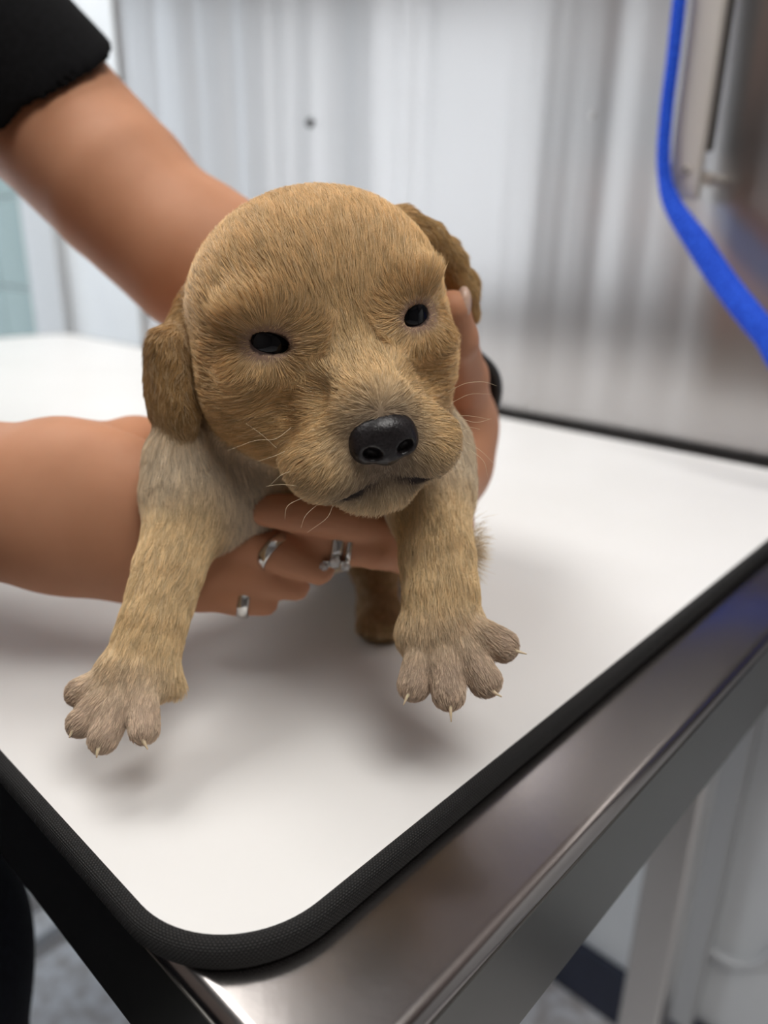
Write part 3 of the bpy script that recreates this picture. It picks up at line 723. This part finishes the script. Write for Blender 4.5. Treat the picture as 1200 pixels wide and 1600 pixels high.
wh = [[(700, 612, .224), (728, 599, .221), (757, 597, .220), (776, 603, .220)], [(708, 628, .222), (735, 616, .219), (768, 616, .218)], [(716, 650, .221), (735, 650, .218), (765, 655, .216)], [(722, 655, .222), (745, 660, .219), (768, 654, .218)],
      [(720, 672, .221), (735, 668, .218), (750, 671, .217)], [(455, 668, .216), (430, 686, .213), (400, 688, .211), (356, 704, .211)], [(445, 705, .214), (430, 712, .212), (400, 722, .211)], [(460, 735, .213), (440, 742, .211), (420, 760, .211)],
      [(470, 760, .214), (440, 757, .211), (415, 760, .210)], [(480, 775, .215), (450, 790, .212), (445, 812, .212)], [(500, 785, .215), (478, 805, .212), (470, 825, .212)], [(730, 700, .222), (755, 720, .219), (762, 745, .219)], [(728, 690, .222), (752, 705, .220), (772, 725, .219)],
      [(520, 790, .214), (510, 810, .212), (480, 832, .212)], [(432, 700, .216), (410, 680, .213), (385, 662, .213)]]
wp = np.array([smooth_path([P(*q) for q in w], 8) for w in wh])
wo = keep(hair_object('whiskers', wp, np.tile(np.linspace(.00007, .00002, 8), (len(wh), 1)), np.tile([.80, .66, .45], (len(wh), 1)), M_fur, None), pup); wo['kind'] = 'stuff'; wo['label'] = 'fine pale whiskers'

# ================================================================== PERSON
M_skin = noise_mat('human_skin', (.53, .255, .145), (.59, .295, .175), 30, .58, spec=.22, bump=.06, dist=.0006, **{'Subsurface Weight': .12, 'Subsurface Scale': .006})
M_skin.node_tree.nodes['Principled BSDF'].inputs['Subsurface Radius'].default_value = (1.0, .35, .2)
M_shirt = noise_mat('black_cotton', (.004, .004, .0045), (.007, .007, .008), 400, .9, bump=.2, spec=.1, dist=.0006)
M_trous = noise_mat('dark_trouser_cloth', (.004, .0045, .007), (.007, .008, .012), 300, .9, bump=.2, spec=.1, dist=.0006)
person = empty('person', (-.42, .27, R0['z0'])); tag(person, 'person in a black short-sleeved top holding the puppy with both ringed hands', 'person')
SHL, SHR = np.array([-.335, .46, .36]), np.array([-.42, .10, .33])
sk = []
# far (left) arm: shoulder, elbow, wrist
elb = P(300, 412, .385); wr = P(694, 618, .398)
sk += chain([SHL, P(78, 184, .405), P(190, 298, .392), elb], [.048, .0420, .0390, .0345], .002, reg='s')
sk += chain([P(318, 398, .385), P(430, 470, .385), P(590, 560, .41), wr], [.0350, .036, .030, .0215], .002, .012, reg='s')
sk += [Ell(P(706, 655, .372), (.0165, .024, .022), None, .010)]
# far hand: palm and fingers coming forward under the chest
sk += chain([wr, P(692, 720, .355), P(672, 800, .315)], [.0205, .0215, .018], .012)
sk += chain([P(690, 820, .305), P(640, 832, .278), P(545, 810, .2655), P(470, 803, .2635), P(416, 797, .2635)], [.011, .0082, .0074, .0070, .0062], .002, .008)
sk += chain([P(690, 845, .308), P(640, 858, .284), P(585, 858, .2735), P(520, 848, .2725), P(450, 826, .2745)], [.011, .0082, .0074, .0068, .0060], .0016, .008)
sk += chain([P(690, 850, .318), P(640, 866, .294), P(600, 862, .284), P(545, 858, .284), P(500, 850, .288)], [.010, .0080, .0070, .0064, .0055], .0016, .008)
sk += chain([P(690, 850, .330), P(650, 862, .306), P(600, 858, .298), P(560, 852, .297)], [.009, .0068, .0058, .005], .0016, .008)
sk += chain([P(722, 660, .362), P(724, 590, .325), P(713, 530, .288), P(706, 482, .2735)], [.016, .0105, .0080, .0070], .004, .012)
# near (right) arm and hand
elbR = np.array([-.385, .215, .075])
sk += chain([SHR, elbR], [.048, .038], .015)
sk += chain([elbR, P(-170, 788, .312), P(0, 783, .297), P(60, 788, .293)], [.040, .0345, .0310, .0305], .002, .012)
sk += [Ell(P(150, 800, .287), (.034, .021, .034), None, .02), Ell(P(255, 835, .285), (.028, .017, .030), None, .015)]
sk += chain([P(300, 835, .287), P(345, 838, .282), P(400, 850, .2745), P(452, 868, .2705), P(498, 890, .2715)], [.012, .0092, .0080, .0072, .0060], .0016, .010)
sk += chain([P(290, 870, .286), P(335, 886, .282), P(400, 900, .2775), P(462, 917, .2785)], [.012, .0088, .0074, .0056], .0016, .010)
sk += chain([P(270, 905, .286), P(315, 925, .283), P(370, 936, .280), P(415, 943, .281)], [.011, .0070, .0062, .0050], .0016, .010)
sk += chain([P(300, 800, .290), P(345, 803, .288), P(420, 818, .2855), P(485, 836, .290)], [.012, .0088, .0075, .006], .0016, .010)
sk += chain([P(120, 735, .300), P(210, 700, .318), P(280, 690, .335), P(330, 690, .345)], [.017, .0125, .0105, .008], .006, .015)
# shoulders and neck under the top
CH = np.array([-.43, .275, .30])
sk += [Cap(SHL, CH, .045, .07, .02), Cap(SHR, CH, .045, .07, .02), Cap(CH, CH + np.array([.03, 0, .20]), .06, .048, .02)]
sme, SV, SQ = sdf_mesh('body', sk, [], .0018, 3)
bo = keep(link('body', sme, M_skin), person)
# black top with short sleeves
dirL = P(78, 184, .405) - SHL; dirL /= np.linalg.norm(dirL)
slL = P(110, 215, .404)
sh = [Cap(SHL, slL, .064, .051, .02), Ell((-.45, .27, .16), (.115, .165, .24), None, .05), Cap(SHL + np.array([-.02, -.02, 0]), CH, .06, .085, .04), Cap(SHR, CH, .06, .085, .04),
      Cap(SHR, SHR + (elbR - SHR) * .52, .064, .058, .03), Ell((-.46, .27, -.03), (.115, .165, .12), None, .04)]
ss = [Cap(P(30,110,.408), P(140, 260, .40), .0452, .0452, .003), Cap(SHR + (elbR - SHR) * .60, elbR, .050, .050, .003), Cap(CH + np.array([.02, 0, .07]), CH + np.array([.03, 0, .22]), .062, .07, .004)]
# cut the far sleeve square across the arm
hem = P(84, 140, .405)
class Half:
    def __init__(s, p, n, lo, hi, k): s.p = p; s.n = n; s.lo = lo; s.hi = hi; s.k = k
    def d(s, X): return -((X - s.p) @ s.n)
hn = np.cross(P(157, 78, .405) - P(92, 158, .358), P(-4, 176, .405) - P(92, 158, .358)); hn /= np.linalg.norm(hn); hn = hn * np.sign(hn @ (P(150, 260, .40) - P(80, 130, .405)))
ss.append(Half(P(92, 158, .358), hn, hem - .11, hem + .13, .003))
tme, _, _ = sdf_mesh('shirt', sh, ss, .0027, 3)
keep(link('shirt', tme, M_shirt), person)
# dark trousers
LEGN = np.array([-.242, .245])
tr = [Ell((-.45, .27, -.12), (.115, .165, .12), None, .03)]
tr += chain([np.array([-.42, .31, -.12]), np.array([LEGN[0] - .012, LEGN[1], -.16]), np.array([LEGN[0] - .02, LEGN[1], -.45]), np.array([LEGN[0] - .05, LEGN[1], -.87 + .07])], [.10, .085, .068, .062], .02)
tr += chain([np.array([-.42, .20, -.12]), np.array([-.285, .08, -.17]), np.array([-.285, .08, -.45]), np.array([-.31, .08, -.87 + .07])], [.10, .085, .070, .062], .02)
trm, _, _ = sdf_mesh('trousers', tr, [], .006)
keep(link('trousers', trm, M_trous), person)
# thumb nail
M_nail = mat('finger_nail', (.66, .46, .36), .18, spec=.6)
nl = sdf_mesh('thumb_nail', [Ell(P(724, 476, .2735), (.0030, .0052, .0066), None, .002)], [], .0006)[0]
keep(link('thumb_nail', nl, M_nail), person)

# rings and wristband
M_silver = mat('silver', (.72, .71, .69), .18, 1.0)
M_stone = mat('clear_stone', (.9, .9, .92), .05, 0, .8, **{'Transmission Weight': .6})
def ring(name, c, axis, R, w, th, label, parent=None):
    axis = Vector(axis).normalized(); bm = bmesh.new(); seg = 40; prof = []
    for t in range(8):
        a = 2 * math.pi * t / 8; prof.append((R + th * math.cos(a), w * math.sin(a)))
    vs = [[bm.verts.new((r * math.cos(2 * math.pi * j / seg), r * math.sin(2 * math.pi * j / seg), z)) for r, z in prof] for j in range(seg)]
    for j in range(seg):
        for k in range(8): bm.faces.new((vs[j][k], vs[(j + 1) % seg][k], vs[(j + 1) % seg][(k + 1) % 8], vs[j][(k + 1) % 8]))
    o = bm_obj(name, bm, M_silver, parent, True); o.rotation_mode = 'QUATERNION'; o.rotation_quaternion = Vector((0, 0, 1)).rotation_difference(axis); o.location = c
    if label: tag(o, label, 'ring')
    return o
ring('finger_ring', P(433, 861, .2722), P(468, 893, .2690) - P(410, 838, .2745), .0082, .0022, .0006, 'plain silver band on the near hand below the chin')
ring('finger_ring', P(383, 937, .2803), P(415, 943, .281) - P(370, 936, .280), .0065, .0022, .0006, 'slim silver ring on the little finger closest to the mat')
re_ = empty('engagement_ring', P(528, 849, .2727)); tag(re_, 'silver ring with three small stones beside the puppy foreleg', 'ring')
ax_ = P(585, 858, .2735) - P(520, 848, .2725)
b1 = ring('band', (0, 0, 0), ax_, .0076, .0022, .0007, None, re_); 
b2 = ring('band', tuple(Vector(ax_).normalized() * .0042), ax_, .0076, .0010, .0006, None, re_)
for dx, dy, r in ((-22, 36, .0019), (-5, 31, .0024), (12, 37, .0019)):
    bm = bmesh.new(); bmesh.ops.create_icosphere(bm, subdivisions=1, radius=r); so = bm_obj('stone', bm, M_stone, re_); so.location = Vector(P(528 + dx, 849 + dy, .2655)) - Vector(re_.location)
    bm = bmesh.new(); bmesh.ops.create_cone(bm, cap_ends=True, segments=8, radius1=r * .5, radius2=r * .95, depth=r * 1.6); se = bm_obj('setting', bm, M_silver, re_); se.location = Vector(P(528 + dx * .8, 849 + dy - 5, .2670)) - Vector(re_.location)
M_band = mat('black_rubber', (.010, .010, .011), .5)
wax = Vector((.45, -.86, -.22)).normalized()
bm = bmesh.new(); seg = 40; prof = [(.0245, -.009), (.0275, -.008), (.0285, 0), (.0275, .008), (.0245, .009)]
vs = [[bm.verts.new((r * math.cos(2 * math.pi * j / seg), r * math.sin(2 * math.pi * j / seg), z)) for r, z in prof] for j in range(seg)]
for j in range(seg):
    for k in range(5): bm.faces.new((vs[j][k], vs[(j + 1) % seg][k], vs[(j + 1) % seg][(k + 1) % 5], vs[j][(k + 1) % 5]))
o = bm_obj('wristband', bm, M_band, None, True); o.rotation_mode = 'QUATERNION'; o.rotation_quaternion = Vector((0, 0, 1)).rotation_difference(wax); o.location = P(702, 622, .388)
tag(o, 'black rubber wristband on the far wrist behind the puppy', 'wristband')

# ================================================================== LOWER CORNERS
def on_floor(px, py, z):
    d = RC @ np.array([(px - CX) / F_PX, (py - CY) / F_PX, 1.0]); t = (z - CAM_H) / d[2]; return CAM + t * d
# slack white cable against the back wall
cb = smooth_path([pa(1050, 1350, R0['a1'] - .006), pa(1090, 1462, R0['a1'] - .008), pa(1130, 1497, R0['a1'] - .010), pa(1168, 1508, R0['a1'] - .010), pa(1205, 1490, R0['a1'] - .009), pa(1290, 1380, R0['a1'] - .007)], 60)
tag(link('power_cable', tube_mesh('power_cable', cb, [.0045] * 60, 10), M_white), 'thin white cable drooping in a loop against the white wall', 'cable')
# grey strip on the back wall, put in as shade beside the table leg
cb_, _ = on_plane_a(1108, 1400, R0['a1'] - .02)
tag(box('shade_strip', R0['a1'] - .03, R0['a1'] - .002, cb_ - .012, cb_ + .024, R0['z0'] + .101, TZ - .06, M_trim, rz=TH, bev=.003), kind='structure')
# low white bench at the lower left, on the far side of the table
q0 = on_floor(45, 1405, -.62); bA, bB = q0 @ AX, q0 @ BX
bench = empty('low_bench', AB(bA, bB, R0['z0']), TH); tag(bench, 'low white bench with a thin lower rail beyond the table at the lower left', 'bench')
zt = -.62 - R0['z0']
box('bench_top', -.35, .30, 0, .24, zt - .03, zt, M_white, bench, .004)
for x in (-.34, .27):
    for y in (.01, .21): box('leg', x, x + .025, y, y + .025, 0, zt - .031, M_white, bench, .002)
box('rail', -.314, .269, .012, .03, zt - .115, zt - .095, M_white, bench, .002)
